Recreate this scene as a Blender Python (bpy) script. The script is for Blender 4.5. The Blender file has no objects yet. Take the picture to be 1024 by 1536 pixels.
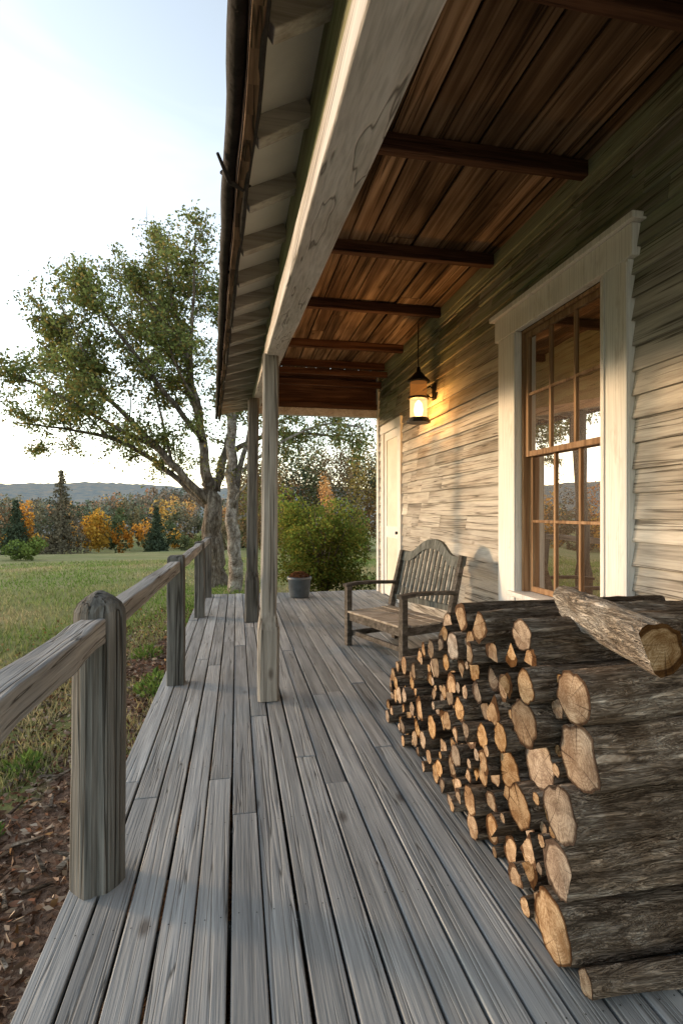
import bpy, math, random
import numpy as np
from mathutils import Vector, Matrix, noise
random.seed(7); R=np.random.default_rng(7)
S=bpy.context.scene
# ---------------------------------------------------------------- helpers
class MB:
    def __init__(s): s.v=[];s.f=[];s.m=[];s.uv=[];s.sm=[]
    def add(s,vs,fs,mi=0,uvs=None,smooth=False):
        o=len(s.v); s.v.extend([tuple(p) for p in vs])
        for k,f in enumerate(fs):
            s.f.append([i+o for i in f]); s.m.append(mi); s.sm.append(smooth)
            s.uv.append(uvs[k] if uvs else [(0,0)]*len(f))
    def hexa(s,p,mi=0):
        s.add(p,[(0,3,2,1),(4,5,6,7),(0,1,5,4),(1,2,6,5),(2,3,7,6),(3,0,4,7)],mi)
    def box(s,x0,x1,y0,y1,z0,z1,mi=0):
        s.hexa([(x0,y0,z0),(x1,y0,z0),(x1,y1,z0),(x0,y1,z0),(x0,y0,z1),(x1,y0,z1),(x1,y1,z1),(x0,y1,z1)],mi)
    def beam(s,p0,p1,w,h,mi=0,up=(0,0,1),w1=None,h1=None):
        p0=Vector(p0);p1=Vector(p1);d=(p1-p0).normalized();u=Vector(up)
        sd=d.cross(u).normalized();u=sd.cross(d).normalized()
        w1=w1 or w;h1=h1 or h
        q=[]
        for p,a,b in((p0,w,h),(p1,w1,h1)):
            q+= [p-sd*a/2-u*b/2,p+sd*a/2-u*b/2,p+sd*a/2+u*b/2,p-sd*a/2+u*b/2]
        s.hexa(q,mi)
    def tube(s,pts,rad,n=8,mi=0,smooth=True,cap=True,jit=0):
        pts=[Vector(p) for p in pts];vs=[];fs=[];m=len(pts)
        up=Vector((0.13,0.31,0.94))
        for i,p in enumerate(pts):
            d=(pts[min(i+1,m-1)]-pts[max(i-1,0)]).normalized()
            if abs(d.dot(up))>.95: up=Vector((1,.1,0))
            a=d.cross(up).normalized();b=a.cross(d).normalized()
            for k in range(n):
                t=2*math.pi*k/n; rr=rad[i]*(1+(random.uniform(-jit,jit) if jit else 0))
                vs.append(p+a*math.cos(t)*rr+b*math.sin(t)*rr)
        for i in range(m-1):
            for k in range(n):
                k2=(k+1)%n; fs.append((i*n+k,i*n+k2,(i+1)*n+k2,(i+1)*n+k))
        if cap: fs.append(tuple(range((m-1)*n,m*n)));fs.append(tuple(reversed(range(n))))
        s.add(vs,fs,mi,None,smooth)
    def lathe(s,c,prof,n=24,mi=0,smooth=True):
        vs=[];fs=[]
        for r,z in prof:
            for k in range(n):
                t=2*math.pi*k/n;vs.append((c[0]+r*math.cos(t),c[1]+r*math.sin(t),c[2]+z))
        for i in range(len(prof)-1):
            for k in range(n):
                k2=(k+1)%n;fs.append((i*n+k,i*n+k2,(i+1)*n+k2,(i+1)*n+k))
        s.add(vs,fs,mi,None,smooth)
    def obj(s,name,mats,parent=None,bevel=0,xf=None):
        me=bpy.data.meshes.new(name)
        v=s.v
        if xf is not None: v=[tuple(xf@Vector(p)) for p in v]
        me.from_pydata(v,[],s.f)
        me.polygons.foreach_set('material_index',s.m)
        me.polygons.foreach_set('use_smooth',s.sm)
        ul=me.uv_layers.new(name='UVMap')
        ul.data.foreach_set('uv',[c for f in s.uv for t in f for c in t])
        for m in mats: me.materials.append(m)
        me.update()
        o=bpy.data.objects.new(name,me);S.collection.objects.link(o)
        if parent:o.parent=parent
        if bevel:
            b=o.modifiers.new('b','BEVEL');b.width=bevel;b.segments=2;b.limit_method='ANGLE';b.harden_normals=False
        return o
def empty(name):
    o=bpy.data.objects.new(name,None);S.collection.objects.link(o);return o
def quads_obj(name,C,size,col,mat,parent=None,aspect=.55,upbias=0.0,axis=None):
    C=np.asarray(C,float);n=len(C)
    a=R.normal(size=(n,3)) if axis is None else axis+R.normal(size=(n,3))*.25
    a/=np.linalg.norm(a,axis=1)[:,None]
    t=R.normal(size=(n,3))
    b=np.cross(a,t);b/=np.linalg.norm(b,axis=1)[:,None]+1e-9
    sz=np.asarray(size).reshape(-1,1)*np.ones((n,1))
    nn=np.cross(a,b)
    P=np.stack([C-a*sz*.5,C+b*sz*aspect*.5+nn*sz*.08,C+a*sz*.5,C-b*sz*aspect*.5+nn*sz*.08],1).reshape(-1,3)
    me=bpy.data.meshes.new(name)
    me.vertices.add(4*n);me.loops.add(4*n);me.polygons.add(n)
    me.vertices.foreach_set('co',P.ravel())
    me.loops.foreach_set('vertex_index',np.arange(4*n,dtype=np.int32))
    me.polygons.foreach_set('loop_start',np.arange(0,4*n,4,dtype=np.int32))
    me.update(calc_edges=True)
    ca=me.color_attributes.new('Col','FLOAT_COLOR','POINT')
    cc=np.ones((n,4,4));cc[:,:,:3]=np.asarray(col)[:,None,:]
    ca.data.foreach_set('color',cc.ravel())
    me.materials.append(mat);me.validate()
    o=bpy.data.objects.new(name,me);S.collection.objects.link(o)
    if parent:o.parent=parent
    return o
# ---------------------------------------------------------------- materials
def mat0(name):
    m=bpy.data.materials.new(name);m.use_nodes=True;nt=m.node_tree
    return m,nt,nt.nodes['Principled BSDF']
def nd(nt,t,**k):
    n=nt.nodes.new(t)
    for a,b in k.items(): setattr(n,a,b)
    return n
def ramp(nt,src,stops):
    r=nt.nodes.new('ShaderNodeValToRGB');nt.links.new(src,r.inputs[0])
    e=r.color_ramp.elements
    while len(e)<len(stops): e.new(.5)
    for x,(p,c) in zip(e,stops):
        x.position=p;x.color=(*c,1) if len(c)==3 else c
    return r.outputs[0]
def mix(nt,fac,a,b,mode='MIX'):
    n=nt.nodes.new('ShaderNodeMix');n.data_type='RGBA';n.blend_type=mode
    for i,x in((0,fac),(6,a),(7,b)):
        if hasattr(x,'is_linked'): nt.links.new(x,n.inputs[i])
        elif isinstance(x,(int,float)): n.inputs[i].default_value=x
        else: n.inputs[i].default_value=(*x,1)
    return n.outputs[2]
def math_(nt,op,a,b=None,clamp=False):
    n=nt.nodes.new('ShaderNodeMath');n.operation=op;n.use_clamp=clamp
    for i,x in enumerate((a,b)):
        if x is None: continue
        if isinstance(x,(int,float)): n.inputs[i].default_value=x
        else: nt.links.new(x,n.inputs[i])
    return n.outputs[0]
def coords(nt,rnd=True):
    tc=nd(nt,'ShaderNodeTexCoord');g=nd(nt,'ShaderNodeNewGeometry')
    if not rnd: return tc.outputs['Object'],g.outputs['Random Per Island']
    mu=nd(nt,'ShaderNodeVectorMath',operation='SCALE');mu.inputs[0].default_value=(13.1,27.3,19.7)
    nt.links.new(g.outputs['Random Per Island'],mu.inputs['Scale'])
    ad=nd(nt,'ShaderNodeVectorMath',operation='ADD')
    nt.links.new(tc.outputs['Object'],ad.inputs[0]);nt.links.new(mu.outputs[0],ad.inputs[1])
    return ad.outputs[0],g.outputs['Random Per Island']
def noise_(nt,vec,scale,sc3=(1,1,1),detail=4,rough=.6,dist=0):
    mp=nd(nt,'ShaderNodeMapping');mp.inputs['Scale'].default_value=sc3
    nt.links.new(vec,mp.inputs['Vector'])
    n=nd(nt,'ShaderNodeTexNoise');n.inputs['Scale'].default_value=scale
    n.inputs['Detail'].default_value=min(detail,4);n.inputs['Roughness'].default_value=rough;n.inputs['Distortion'].default_value=dist
    nt.links.new(mp.outputs[0],n.inputs['Vector']);return n.outputs[0]
def axsc(axis,k=.05):
    return tuple(k if a==axis else 1 for a in 'xyz')
def wood(name,cols,axis='y',scale=30,rough=.8,bump=.4,vary=.35,stain=(.45,.4,.35),stain_amt=.5,knots=True,peel=None,peel_lo=.45,peel_hi=.55,green=None,k=.05,peel_s=4,crack=0,fine=.5,peel_k=.35,st_pos=(.4,.68)):
    m,nt,b=mat0(name);vec,rnd=coords(nt)
    g=noise_(nt,vec,scale,axsc(axis,k),3,.65,.3)
    c=ramp(nt,g,[(.28,cols[0]),(.5,cols[1]),(.70,cols[2])])
    f=noise_(nt,vec,scale*5,axsc(axis,.02),2,.6)
    fr=ramp(nt,f,[(.35,(.58,.58,.58)),(.55,(1,1,1))])
    c=mix(nt,fine,c,fr,'MULTIPLY')
    st=noise_(nt,vec,1.6,axsc(axis,.4),3,.6,.3)
    sr=ramp(nt,st,[(st_pos[0],(1,1,1)),(st_pos[1],stain)])
    if peel is None: c=mix(nt,stain_amt,c,sr,'MULTIPLY')
    h=math_(nt,'ADD',g,math_(nt,'MULTIPLY',f,.6))
    if knots:
        mp=nd(nt,'ShaderNodeMapping');mp.inputs['Scale'].default_value=axsc(axis,.45);nt.links.new(vec,mp.inputs[0])
        vo=nd(nt,'ShaderNodeTexVoronoi');vo.inputs['Scale'].default_value=3.0;nt.links.new(mp.outputs[0],vo.inputs['Vector'])
        kr=ramp(nt,vo.outputs['Distance'],[(.03,(.25,.2,.17)),(.085,(1,1,1))])
        c=mix(nt,.75,c,kr,'MULTIPLY')
    if peel is not None:
        pn=noise_(nt,vec,peel_s,axsc(axis,peel_k),4,.75,.4)
        pf=ramp(nt,pn,[(peel_lo,(0,0,0)),(peel_hi,(1,1,1))])
        pc=peel
        if green is not None:
            tc=nd(nt,'ShaderNodeTexCoord');sx=nd(nt,'ShaderNodeSeparateXYZ');nt.links.new(tc.outputs['Object'],sx.inputs[0])
            zz=math_(nt,'ADD',sx.outputs[2],math_(nt,'MULTIPLY',noise_(nt,tc.outputs['Object'],1.5,detail=2),.9))
            gf=math_(nt,'MULTIPLY',math_(nt,'SUBTRACT',zz,3.4),1.8,True)
            pc=mix(nt,gf,peel,green)
        pc=mix(nt,.45,pc,fr,'MULTIPLY')
        c=mix(nt,pf,c,pc)
        c=mix(nt,stain_amt,c,sr,'MULTIPLY')
    if crack:
        cn=noise_(nt,vec,scale*1.1,axsc(axis,.018),2,.5,0)
        ab=math_(nt,'ABSOLUTE',math_(nt,'SUBTRACT',cn,.42))
        cr=ramp(nt,ab,[(.0,(.13,.12,.11)),(.010*crack,(.45,.43,.40)),(.022*crack,(1,1,1))])
        c=mix(nt,.8,c,cr,'MULTIPLY')
        h=math_(nt,'ADD',h,math_(nt,'MULTIPLY',math_(nt,'MULTIPLY',ab,30.,True),.8))
    hs=nd(nt,'ShaderNodeHueSaturation');nt.links.new(c,hs.inputs['Color'])
    vv=math_(nt,'ADD',math_(nt,'MULTIPLY',rnd,vary),1-vary/2);nt.links.new(vv,hs.inputs['Value'])
    nt.links.new(hs.outputs[0],b.inputs['Base Color'])
    b.inputs['Roughness'].default_value=rough;b.inputs['Specular IOR Level'].default_value=.15
    bp=nd(nt,'ShaderNodeBump');bp.inputs['Strength'].default_value=bump;bp.inputs['Distance'].default_value=.01
    nt.links.new(h,bp.inputs['Height']);nt.links.new(bp.outputs[0],b.inputs['Normal'])
    return m
def plain(name,col,rough=.6,metal=0,var=.25,s=12,spec=.3,bump=.15):
    m,nt,b=mat0(name);vec,_=coords(nt,False)
    n=noise_(nt,vec,s,detail=4,rough=.65)
    c=ramp(nt,n,[(.3,tuple(x*(1-var) for x in col)),(.7,tuple(min(1,x*(1+var)) for x in col))])
    nt.links.new(c,b.inputs['Base Color']);b.inputs['Roughness'].default_value=rough;b.inputs['Metallic'].default_value=metal
    b.inputs['Specular IOR Level'].default_value=spec
    bp=nd(nt,'ShaderNodeBump');bp.inputs['Strength'].default_value=bump;bp.inputs['Distance'].default_value=.01
    nt.links.new(n,bp.inputs['Height']);nt.links.new(bp.outputs[0],b.inputs['Normal'])
    return m
def leafmat(name,trans=.35):
    m,nt,b=mat0(name)
    a=nd(nt,'ShaderNodeAttribute',attribute_name='Col')
    d=nd(nt,'ShaderNodeBsdfDiffuse');nt.links.new(a.outputs['Color'],d.inputs[0]);out=d.outputs[0]
    if trans:
        t=nd(nt,'ShaderNodeBsdfTranslucent');nt.links.new(a.outputs['Color'],t.inputs[0])
        mx=nd(nt,'ShaderNodeMixShader');mx.inputs[0].default_value=trans
        nt.links.new(out,mx.inputs[1]);nt.links.new(t.outputs[0],mx.inputs[2]);out=mx.outputs[0]
    nt.links.new(out,nt.nodes['Material Output'].inputs[0]);return m

M_deck=wood('deck_wood',[(.20,.208,.213),(.305,.316,.322),(.40,.412,.415)],'y',20,.8,.45,.40,(.66,.64,.61),.6,fine=.32,crack=.35)
M_rail=wood('rail_wood',[(.18,.184,.186),(.32,.325,.325),(.45,.452,.445)],'y',26,.85,.6,.15,crack=1.1)
M_gpost=wood('grey_post_wood',[(.055,.053,.049),(.14,.137,.128),(.245,.24,.225)],'z',22,.9,.9,.15,(.42,.40,.37),.7,crack=1.6)
M_ppost=wood('porch_post_wood',[(.17,.15,.125),(.33,.30,.265),(.46,.43,.385)],'z',22,.85,.7,.1,(.5,.44,.38),.6,crack=1.2)
M_ceil=wood('ceiling_boards',[(.055,.032,.018),(.20,.128,.075),(.42,.305,.20)],'y',10,.95,.7,.85,(.30,.26,.22),.85,fine=.55,crack=1.1)
M_joist=wood('joist_wood',[(.035,.018,.012),(.095,.048,.03),(.155,.085,.052)],'x',20,.85,.5,.25,crack=.8)
M_beam=wood('painted_beam',[(.34,.30,.26),(.46,.42,.38),(.53,.50,.47)],'y',18,.8,.4,.1,(.62,.54,.48),.6,True,(.62,.59,.575),.34,.60,None,.05,7,crack=.7,peel_k=.1,st_pos=(.48,.66))
M_green=wood('sage_board',[(.17,.155,.10),(.29,.285,.20),(.38,.37,.27)],'y',18,.85,.4,.15,(.5,.46,.38),.6,True,(.34,.37,.25),.38,.58,peel_s=7,peel_k=.12,crack=.7)
M_rafter=wood('rafter_wood',[(.28,.245,.20),(.44,.41,.36),(.55,.52,.47)],'x',18,.8,.4,.25,(.65,.58,.5),.5)
M_siding=wood('clapboard',[(.19,.165,.14),(.35,.32,.28),(.50,.47,.425)],'y',20,.88,.65,.36,(.42,.38,.33),.75,True,(.53,.50,.45),.36,.60,(.25,.28,.18),.05,9,crack=1.3,peel_k=.08,st_pos=(.46,.70))
M_trim=wood('white_trim',[(.48,.45,.41),(.62,.60,.56),(.72,.71,.68)],'z',18,.6,.25,.06,(.85,.82,.78),.4,False,(.78,.775,.755),.28,.42)
M_sash=wood('sash_wood',[(.16,.09,.045),(.33,.2,.11),(.45,.3,.18)],'z',22,.6,.3,.15,knots=False)
M_bench=wood('bench_dark_wood',[(.035,.03,.025),(.10,.088,.075),(.18,.16,.145)],'x',26,.7,.4,.2,knots=False)
M_bback=wood('bench_back_wood',[(.06,.065,.06),(.13,.14,.13),(.21,.22,.21)],'z',26,.7,.4,.2,knots=False)
M_bseat=wood('bench_seat_wood',[(.22,.18,.14),(.38,.33,.27),(.50,.45,.39)],'x',24,.7,.35,.15,knots=False)
M_iron=plain('black_iron',(.02,.019,.018),.5,.6,.4,30)
M_gut=plain('gutter_metal',(.022,.019,.018),.8,0,.6,14,.2,.8)
M_soffit=plain('soffit_paint',(.60,.58,.51),.6,0,.12,2.5)
M_cream=plain('door_cream',(.68,.63,.53),.5,0,.1,3)
M_dark=plain('dark_void',(.012,.011,.01),.9)
M_roof=plain('roof_shingle',(.06,.055,.05),.9,0,.4,20)
M_pot=plain('pot_glaze',(.075,.09,.105),.45,0,.3,9,.5)
M_soil=plain('soil',(.05,.03,.02),.95)
M_leaf=leafmat('leaf_mass');M_far=leafmat('far_leaf',0);M_chip=leafmat('chip_mass',0)
def bark(name,c0,c1,c2,axis='x',sc=14,k=.18,bump=1,plates=True):
    m,nt,b=mat0(name);vec,rnd=coords(nt)
    g=noise_(nt,vec,sc,axsc(axis,k),4,.8,.8)
    c=ramp(nt,g,[(.34,c0),(.5,c1),(.66,c2)])
    fcr=noise_(nt,vec,sc*2.2,axsc(axis,k*.7),4,.7,.9)
    ab=math_(nt,'ABSOLUTE',math_(nt,'SUBTRACT',fcr,.5))
    c=mix(nt,.8,c,ramp(nt,ab,[(0,(.2,.17,.145)),(.035,(1,1,1))]),'MULTIPLY')
    p=noise_(nt,vec,5,detail=3);pr=ramp(nt,p,[(.42,(1,1,1)),(.62,(.62,.54,.46))]);c=mix(nt,.8,c,pr,'MULTIPLY')
    hs=nd(nt,'ShaderNodeHueSaturation');nt.links.new(c,hs.inputs['Color']);nt.links.new(math_(nt,'ADD',math_(nt,'MULTIPLY',rnd,.8),.6),hs.inputs['Value'])
    nt.links.new(hs.outputs[0],b.inputs['Base Color']);b.inputs['Roughness'].default_value=.95;b.inputs['Specular IOR Level'].default_value=.1
    bp=nd(nt,'ShaderNodeBump');bp.inputs['Strength'].default_value=bump;bp.inputs['Distance'].default_value=.03
    nt.links.new(math_(nt,'ADD',g,math_(nt,'MULTIPLY',math_(nt,'MINIMUM',ab,.12),5.)),bp.inputs['Height']);nt.links.new(bp.outputs[0],b.inputs['Normal']);return m
M_bark=bark('log_bark',(.10,.075,.055),(.28,.225,.175),(.50,.44,.37),bump=1)
M_barkg=bark('pale_bark',(.24,.21,.18),(.47,.43,.38),(.62,.59,.54),'y')
M_tbark=bark('tree_bark',(.07,.058,.048),(.19,.16,.135),(.33,.29,.25),'z',6,.25)
M_bbark=bark('birch_bark',(.14,.12,.10),(.38,.35,.32),(.56,.53,.49),'z',5,.8)
def endgrain():
    m,nt,b=mat0('log_end')
    uv=nd(nt,'ShaderNodeUVMap');g=nd(nt,'ShaderNodeNewGeometry')
    ln=nd(nt,'ShaderNodeVectorMath',operation='LENGTH');nt.links.new(uv.outputs[0],ln.inputs[0])
    nrm=nd(nt,'ShaderNodeVectorMath',operation='NORMALIZE');nt.links.new(uv.outputs[0],nrm.inputs[0])
    ad=nd(nt,'ShaderNodeVectorMath',operation='ADD');nt.links.new(uv.outputs[0],ad.inputs[0])
    cx=nd(nt,'ShaderNodeCombineXYZ');nt.links.new(math_(nt,'MULTIPLY',g.outputs['Random Per Island'],57.),cx.inputs[2]);nt.links.new(cx.outputs[0],ad.inputs[1])
    n1=noise_(nt,ad.outputs[0],2.2,detail=4)
    rr=math_(nt,'ADD',math_(nt,'MULTIPLY',ln.outputs['Value'],50.),math_(nt,'MULTIPLY',n1,26.))
    sn=math_(nt,'SINE',rr)
    c=ramp(nt,math_(nt,'ADD',math_(nt,'MULTIPLY',sn,.5),.5),[(.0,(.43,.315,.205)),(.5,(.52,.395,.265)),(1,(.59,.465,.33))])
    ad2=nd(nt,'ShaderNodeVectorMath',operation='ADD');nt.links.new(nrm.outputs[0],ad2.inputs[0]);nt.links.new(cx.outputs[0],ad2.inputs[1])
    n2=noise_(nt,ad2.outputs[0],5,detail=4,rough=.8)
    c=mix(nt,.9,c,ramp(nt,n2,[(.37,(.17,.12,.09)),(.43,(1,1,1))]),'MULTIPLY')
    n3=noise_(nt,ad.outputs[0],1.3,detail=4)
    c=mix(nt,.9,c,ramp(nt,n3,[(.36,(1,1,1)),(.62,(.46,.37,.30))]),'MULTIPLY')
    n4=noise_(nt,ad.outputs[0],30,detail=3)
    c=mix(nt,.65,c,ramp(nt,n4,[(.35,(.6,.5,.4)),(.6,(1.,1.,1.))]),'MULTIPLY')
    e=ramp(nt,ln.outputs['Value'],[(.86,(1,1,1)),(.93,(.25,.19,.15))])
    c=mix(nt,1.,c,e,'MULTIPLY')
    hs=nd(nt,'ShaderNodeHueSaturation');nt.links.new(c,hs.inputs['Color']);nt.links.new(math_(nt,'ADD',math_(nt,'MULTIPLY',g.outputs['Random Per Island'],.8),.6),hs.inputs['Value'])
    nt.links.new(math_(nt,'ADD',math_(nt,'MULTIPLY',math_(nt,'FRACT',math_(nt,'MULTIPLY',g.outputs['Random Per Island'],17.)),.6),.7),hs.inputs['Saturation'])
    nt.links.new(hs.outputs[0],b.inputs['Base Color']);b.inputs['Roughness'].default_value=.85;b.inputs['Specular IOR Level'].default_value=.15
    bp=nd(nt,'ShaderNodeBump');bp.inputs['Strength'].default_value=.7;bp.inputs['Distance'].default_value=.006
    nt.links.new(math_(nt,'ADD',n4,n2),bp.inputs['Height']);nt.links.new(bp.outputs[0],b.inputs['Normal'])
    return m
M_end=endgrain()
def glassmat():
    m,nt,b=mat0('window_glass');b.inputs['Base Color'].default_value=(.05,.025,.012,1);b.inputs['Roughness'].default_value=.3
    gl=nd(nt,'ShaderNodeBsdfGlossy');gl.inputs['Roughness'].default_value=.01;gl.inputs[0].default_value=(.92,.87,.80,1)
    vec,_=coords(nt,True);n=noise_(nt,vec,1.3,detail=1)
    bp=nd(nt,'ShaderNodeBump');bp.inputs['Strength'].default_value=.10;bp.inputs['Distance'].default_value=.03
    nt.links.new(n,bp.inputs['Height']);nt.links.new(bp.outputs[0],gl.inputs['Normal'])
    mx=nd(nt,'ShaderNodeMixShader');mx.inputs[0].default_value=.58
    nt.links.new(b.outputs[0],mx.inputs[1]);nt.links.new(gl.outputs[0],mx.inputs[2]);nt.links.new(mx.outputs[0],nt.nodes['Material Output'].inputs[0]);return m
M_glass=glassmat()
def emis(name,col,st,tr=0):
    m,nt,b=mat0(name);e=nd(nt,'ShaderNodeEmission');e.inputs[0].default_value=(*col,1);e.inputs[1].default_value=st
    out=e.outputs[0]
    if tr:
        t=nd(nt,'ShaderNodeBsdfTransparent');t.inputs[0].default_value=(1,.8,.5,1);mx=nd(nt,'ShaderNodeMixShader');mx.inputs[0].default_value=tr
        nt.links.new(out,mx.inputs[1]);nt.links.new(t.outputs[0],mx.inputs[2]);out=mx.outputs[0]
    nt.links.new(out,nt.nodes['Material Output'].inputs[0]);return m
M_bulb=emis('lamp_flame',(1,.74,.42),9);M_lglass=emis('lamp_glass',(1,.66,.3),2.0,.55);M_lglass2=emis('lamp_amber_glass',(1,.36,.08),.4,.5)

# ---------------------------------------------------------------- ground
def gz(x,y):
    d=math.hypot(x,y)
    z=-.30-.055*max(0,min(d,100)-9)
    z+=noise.noise(Vector((x*.05,y*.05,0)))*min(1.2,d*.012)
    if x<-.5: z-=.06*min(1,max(0,(-x-.6)/1.0))
    z+=.03*noise.noise(Vector((x*.9,y*.9,3)))
    return z
n=230
ts=np.linspace(-1,1,n);ax=np.sign(ts)*(np.abs(ts)*25+np.abs(ts)**5*1500)
g=MB();vs=[(x,y+4,gz(x,y+4)) for y in ax for x in ax]
fs=[(j*n+i,j*n+i+1,(j+1)*n+i+1,(j+1)*n+i) for j in range(n-1) for i in range(n-1)]
g.add(vs,fs,0,None,True)
def groundmat():
    m,nt,b=mat0('ground_cover');vec,_=coords(nt,False)
    n1=noise_(nt,vec,.35,detail=4,rough=.65);n2=noise_(nt,vec,9,detail=4,rough=.7);n3=noise_(nt,vec,.06,detail=4)
    gr=ramp(nt,n1,[(.3,(.12,.165,.045)),(.5,(.18,.205,.07)),(.66,(.29,.255,.135))])
    gr=mix(nt,.6,gr,ramp(nt,n2,[(.3,(.45,.45,.45)),(.65,(1.25,1.25,1.1))]),'MULTIPLY')
    gr=mix(nt,math_(nt,'MULTIPLY',n3,.8),gr,(.29,.27,.13))
    sx=nd(nt,'ShaderNodeSeparateXYZ');nt.links.new(vec,sx.inputs[0])
    n4=noise_(nt,vec,1.2,detail=4)
    xx=math_(nt,'ADD',math_(nt,'ADD',sx.outputs[0],1.45),math_(nt,'ADD',math_(nt,'MULTIPLY',math_(nt,'SUBTRACT',n4,.5),1.6),math_(nt,'MULTIPLY',math_(nt,'SUBTRACT',sx.outputs[1],4.5),-.09)))
    mk=math_(nt,'MULTIPLY',math_(nt,'MULTIPLY',xx,5.,True),math_(nt,'SUBTRACT',13.,sx.outputs[1],True))
    mu=noise_(nt,vec,28,detail=4,rough=.75)
    mc=ramp(nt,mu,[(.3,(.04,.026,.018)),(.5,(.16,.10,.07)),(.7,(.30,.21,.15))])
    c=mix(nt,mk,gr,mc)
    nt.links.new(c,b.inputs['Base Color']);b.inputs['Roughness'].default_value=.95;b.inputs['Specular IOR Level'].default_value=.1
    bp=nd(nt,'ShaderNodeBump');bp.inputs['Strength'].default_value=.8;bp.inputs['Distance'].default_value=.05
    nt.links.new(mu,bp.inputs['Height']);nt.links.new(bp.outputs[0],b.inputs['Normal']);return m
g.obj('ground',[groundmat()])
def hz(a,r):
    x,y=r*math.sin(a),r*math.cos(a)
    near=max(0,min(1,(r-135)/130));near=near*near*(3-2*near)
    far=max(0,min(1,(r-330)/280));far=far*far*(3-2*far)
    rid=31+8*noise.noise(Vector((a*3.4,1,0)))+2*noise.noise(Vector((a*7,5,0)))-9*(a+.35 if a>-.35 else 0)
    foot=6.5+9*noise.noise(Vector((a*4.6,8,0)))
    return -8+near*foot+far*(rid+8-foot)+1.2*noise.noise(Vector((x*.05,y*.05,0)))
h=MB();na,nr=420,22
for j in range(nr):
    r=130+j*26
    for i in range(na):
        a=math.radians(-85+130*i/(na-1))
        x,y=r*math.sin(a),r*math.cos(a)
        h.v.append((x,y,hz(a,r)+(1.3*noise.noise(Vector((x*.3,y*.3,0))) if r>300 else 0)))
for j in range(nr-1):
    for i in range(na-1):
        h.f.append([j*na+i,j*na+i+1,(j+1)*na+i+1,(j+1)*na+i]);h.m.append(0);h.sm.append(True);h.uv.append([(0,0)]*4)
def hillmat():
    m,nt,b=mat0('hazed_hill_forest');vec,_=coords(nt,False)
    n1=noise_(nt,vec,.14,detail=4,rough=.8)
    c=ramp(nt,n1,[(.36,(.19,.215,.225)),(.48,(.25,.26,.245)),(.6,(.31,.28,.235)),(.7,(.40,.30,.21))])  # forest tones with bluish-grey distance haze painted into the base colour
    nt.links.new(c,b.inputs['Base Color']);b.inputs['Roughness'].default_value=1;b.inputs['Specular IOR Level'].default_value=0
    return m
h.obj('hills',[hillmat()])

# ---------------------------------------------------------------- deck
d=MB();W=.126;gap=.011
x=-.65;row=0
while x<2.64:
    cuts=[-1.2]
    y=random.uniform(-1,1.9)
    while y<9.3:
        cuts.append(y);y+=random.uniform(2.8,5.4)
    cuts.append(9.98+random.uniform(-.02,.02))
    for a,b in zip(cuts[:-1],cuts[1:]):
        dz=random.uniform(-.003,.003);j=random.uniform(-.002,.002);j2=j+random.uniform(-.002,.002);dz2=dz+random.uniform(-.002,.002)
        e=-random.uniform(0,.012) if row==0 else 0
        A,B=a+.002,b-.002
        d.hexa([(x+j+e,A,-.032),(x+W-gap+j,A,-.032),(x+W-gap+j2,B,-.032),(x+j2+e,B,-.032),(x+j+e,A,dz),(x+W-gap+j,A,dz),(x+W-gap+j2,B,dz2),(x+j2+e,B,dz2)])
    x+=W;row+=1
deck=empty('porch_deck')
d.obj('deck_boards',[M_deck],deck,.004)
d=MB()
d.box(-.60,-.565,-1.2,9.9,-.24,-.036)
for y in np.arange(-1,9.9,.6): d.box(-.56,2.6,y,y+.045,-.22,-.036)
d.box(-.6,2.62,9.905,9.94,-.24,-.036)
d.obj('deck_joists',[M_gpost],deck)
nl=MB()
for r in range(row):
    for y in np.arange(-.98,9.9,.6):
        for o in(.028,.09):
            cx=-.65+r*W+o+random.uniform(-.004,.004);cy=y+random.uniform(-.008,.008)
            nl.add([(cx+.003*math.cos(t*1.047),cy+.003*math.sin(t*1.047),.0042) for t in range(6)],[(0,1,2,3,4,5)])
nl.obj('nail_heads',[M_iron],deck)

# ---------------------------------------------------------------- railing
rail=empty('wooden_railing')
p=MB()
vs=[];N=28;zs=[-.3,.0,.15,.3,.45,.6,.75,.9,1.0,1.07,1.10,1.13,1.155,1.17,1.18]
rs=[.102,.101,.1,.099,.098,.097,.097,.096,.095,.094,.092,.078,.052,.03,.012]
cx,cy=-.555,2.32
for r,z in zip(rs,zs):
    for k in range(N):
        t=2*math.pi*k/N;sq=1+.05*math.cos(4*t);rr=r*sq*(1+.06*noise.noise(Vector((math.cos(t)*2,math.sin(t)*2,z*.6)))+.05*noise.noise(Vector((math.cos(t)*7,math.sin(t)*7,z*1.2))))
        if z<1.11 and k in(22,): rr*=.86
        vs.append((cx+rr*math.cos(t)+.006*z,cy+rr*math.sin(t),z))
fs=[(i*N+k,i*N+(k+1)%N,(i+1)*N+(k+1)%N,(i+1)*N+k) for i in range(len(zs)-1) for k in range(N)]
fs.append(tuple(range((len(zs)-1)*N,len(zs)*N)))
p.add(vs,fs,0)
p.obj('post_1',[M_gpost],rail)
def sqpost(m,cx,cy,w,z0,z1,cap=.02):
    zz=list(np.linspace(z0,z1-cap,9))+[z1]
    vs=[]
    for i,z in enumerate(zz):
        ww=w*(1-.03*i/9) if i<9 else w*.8
        for a,b in((-1,-1),(1,-1),(1,1),(-1,1)):
            vs.append((cx+a*ww/2+random.uniform(-.0025,.0025),cy+b*ww/2+random.uniform(-.0025,.0025),z+(random.uniform(-.006,.006) if i>7 else 0)))
    fs=[(i*4+k,i*4+(k+1)%4,(i+1)*4+(k+1)%4,(i+1)*4+k) for i in range(9) for k in range(4)]+[(36,37,38,39)]
    m.add(vs,fs)
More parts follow.
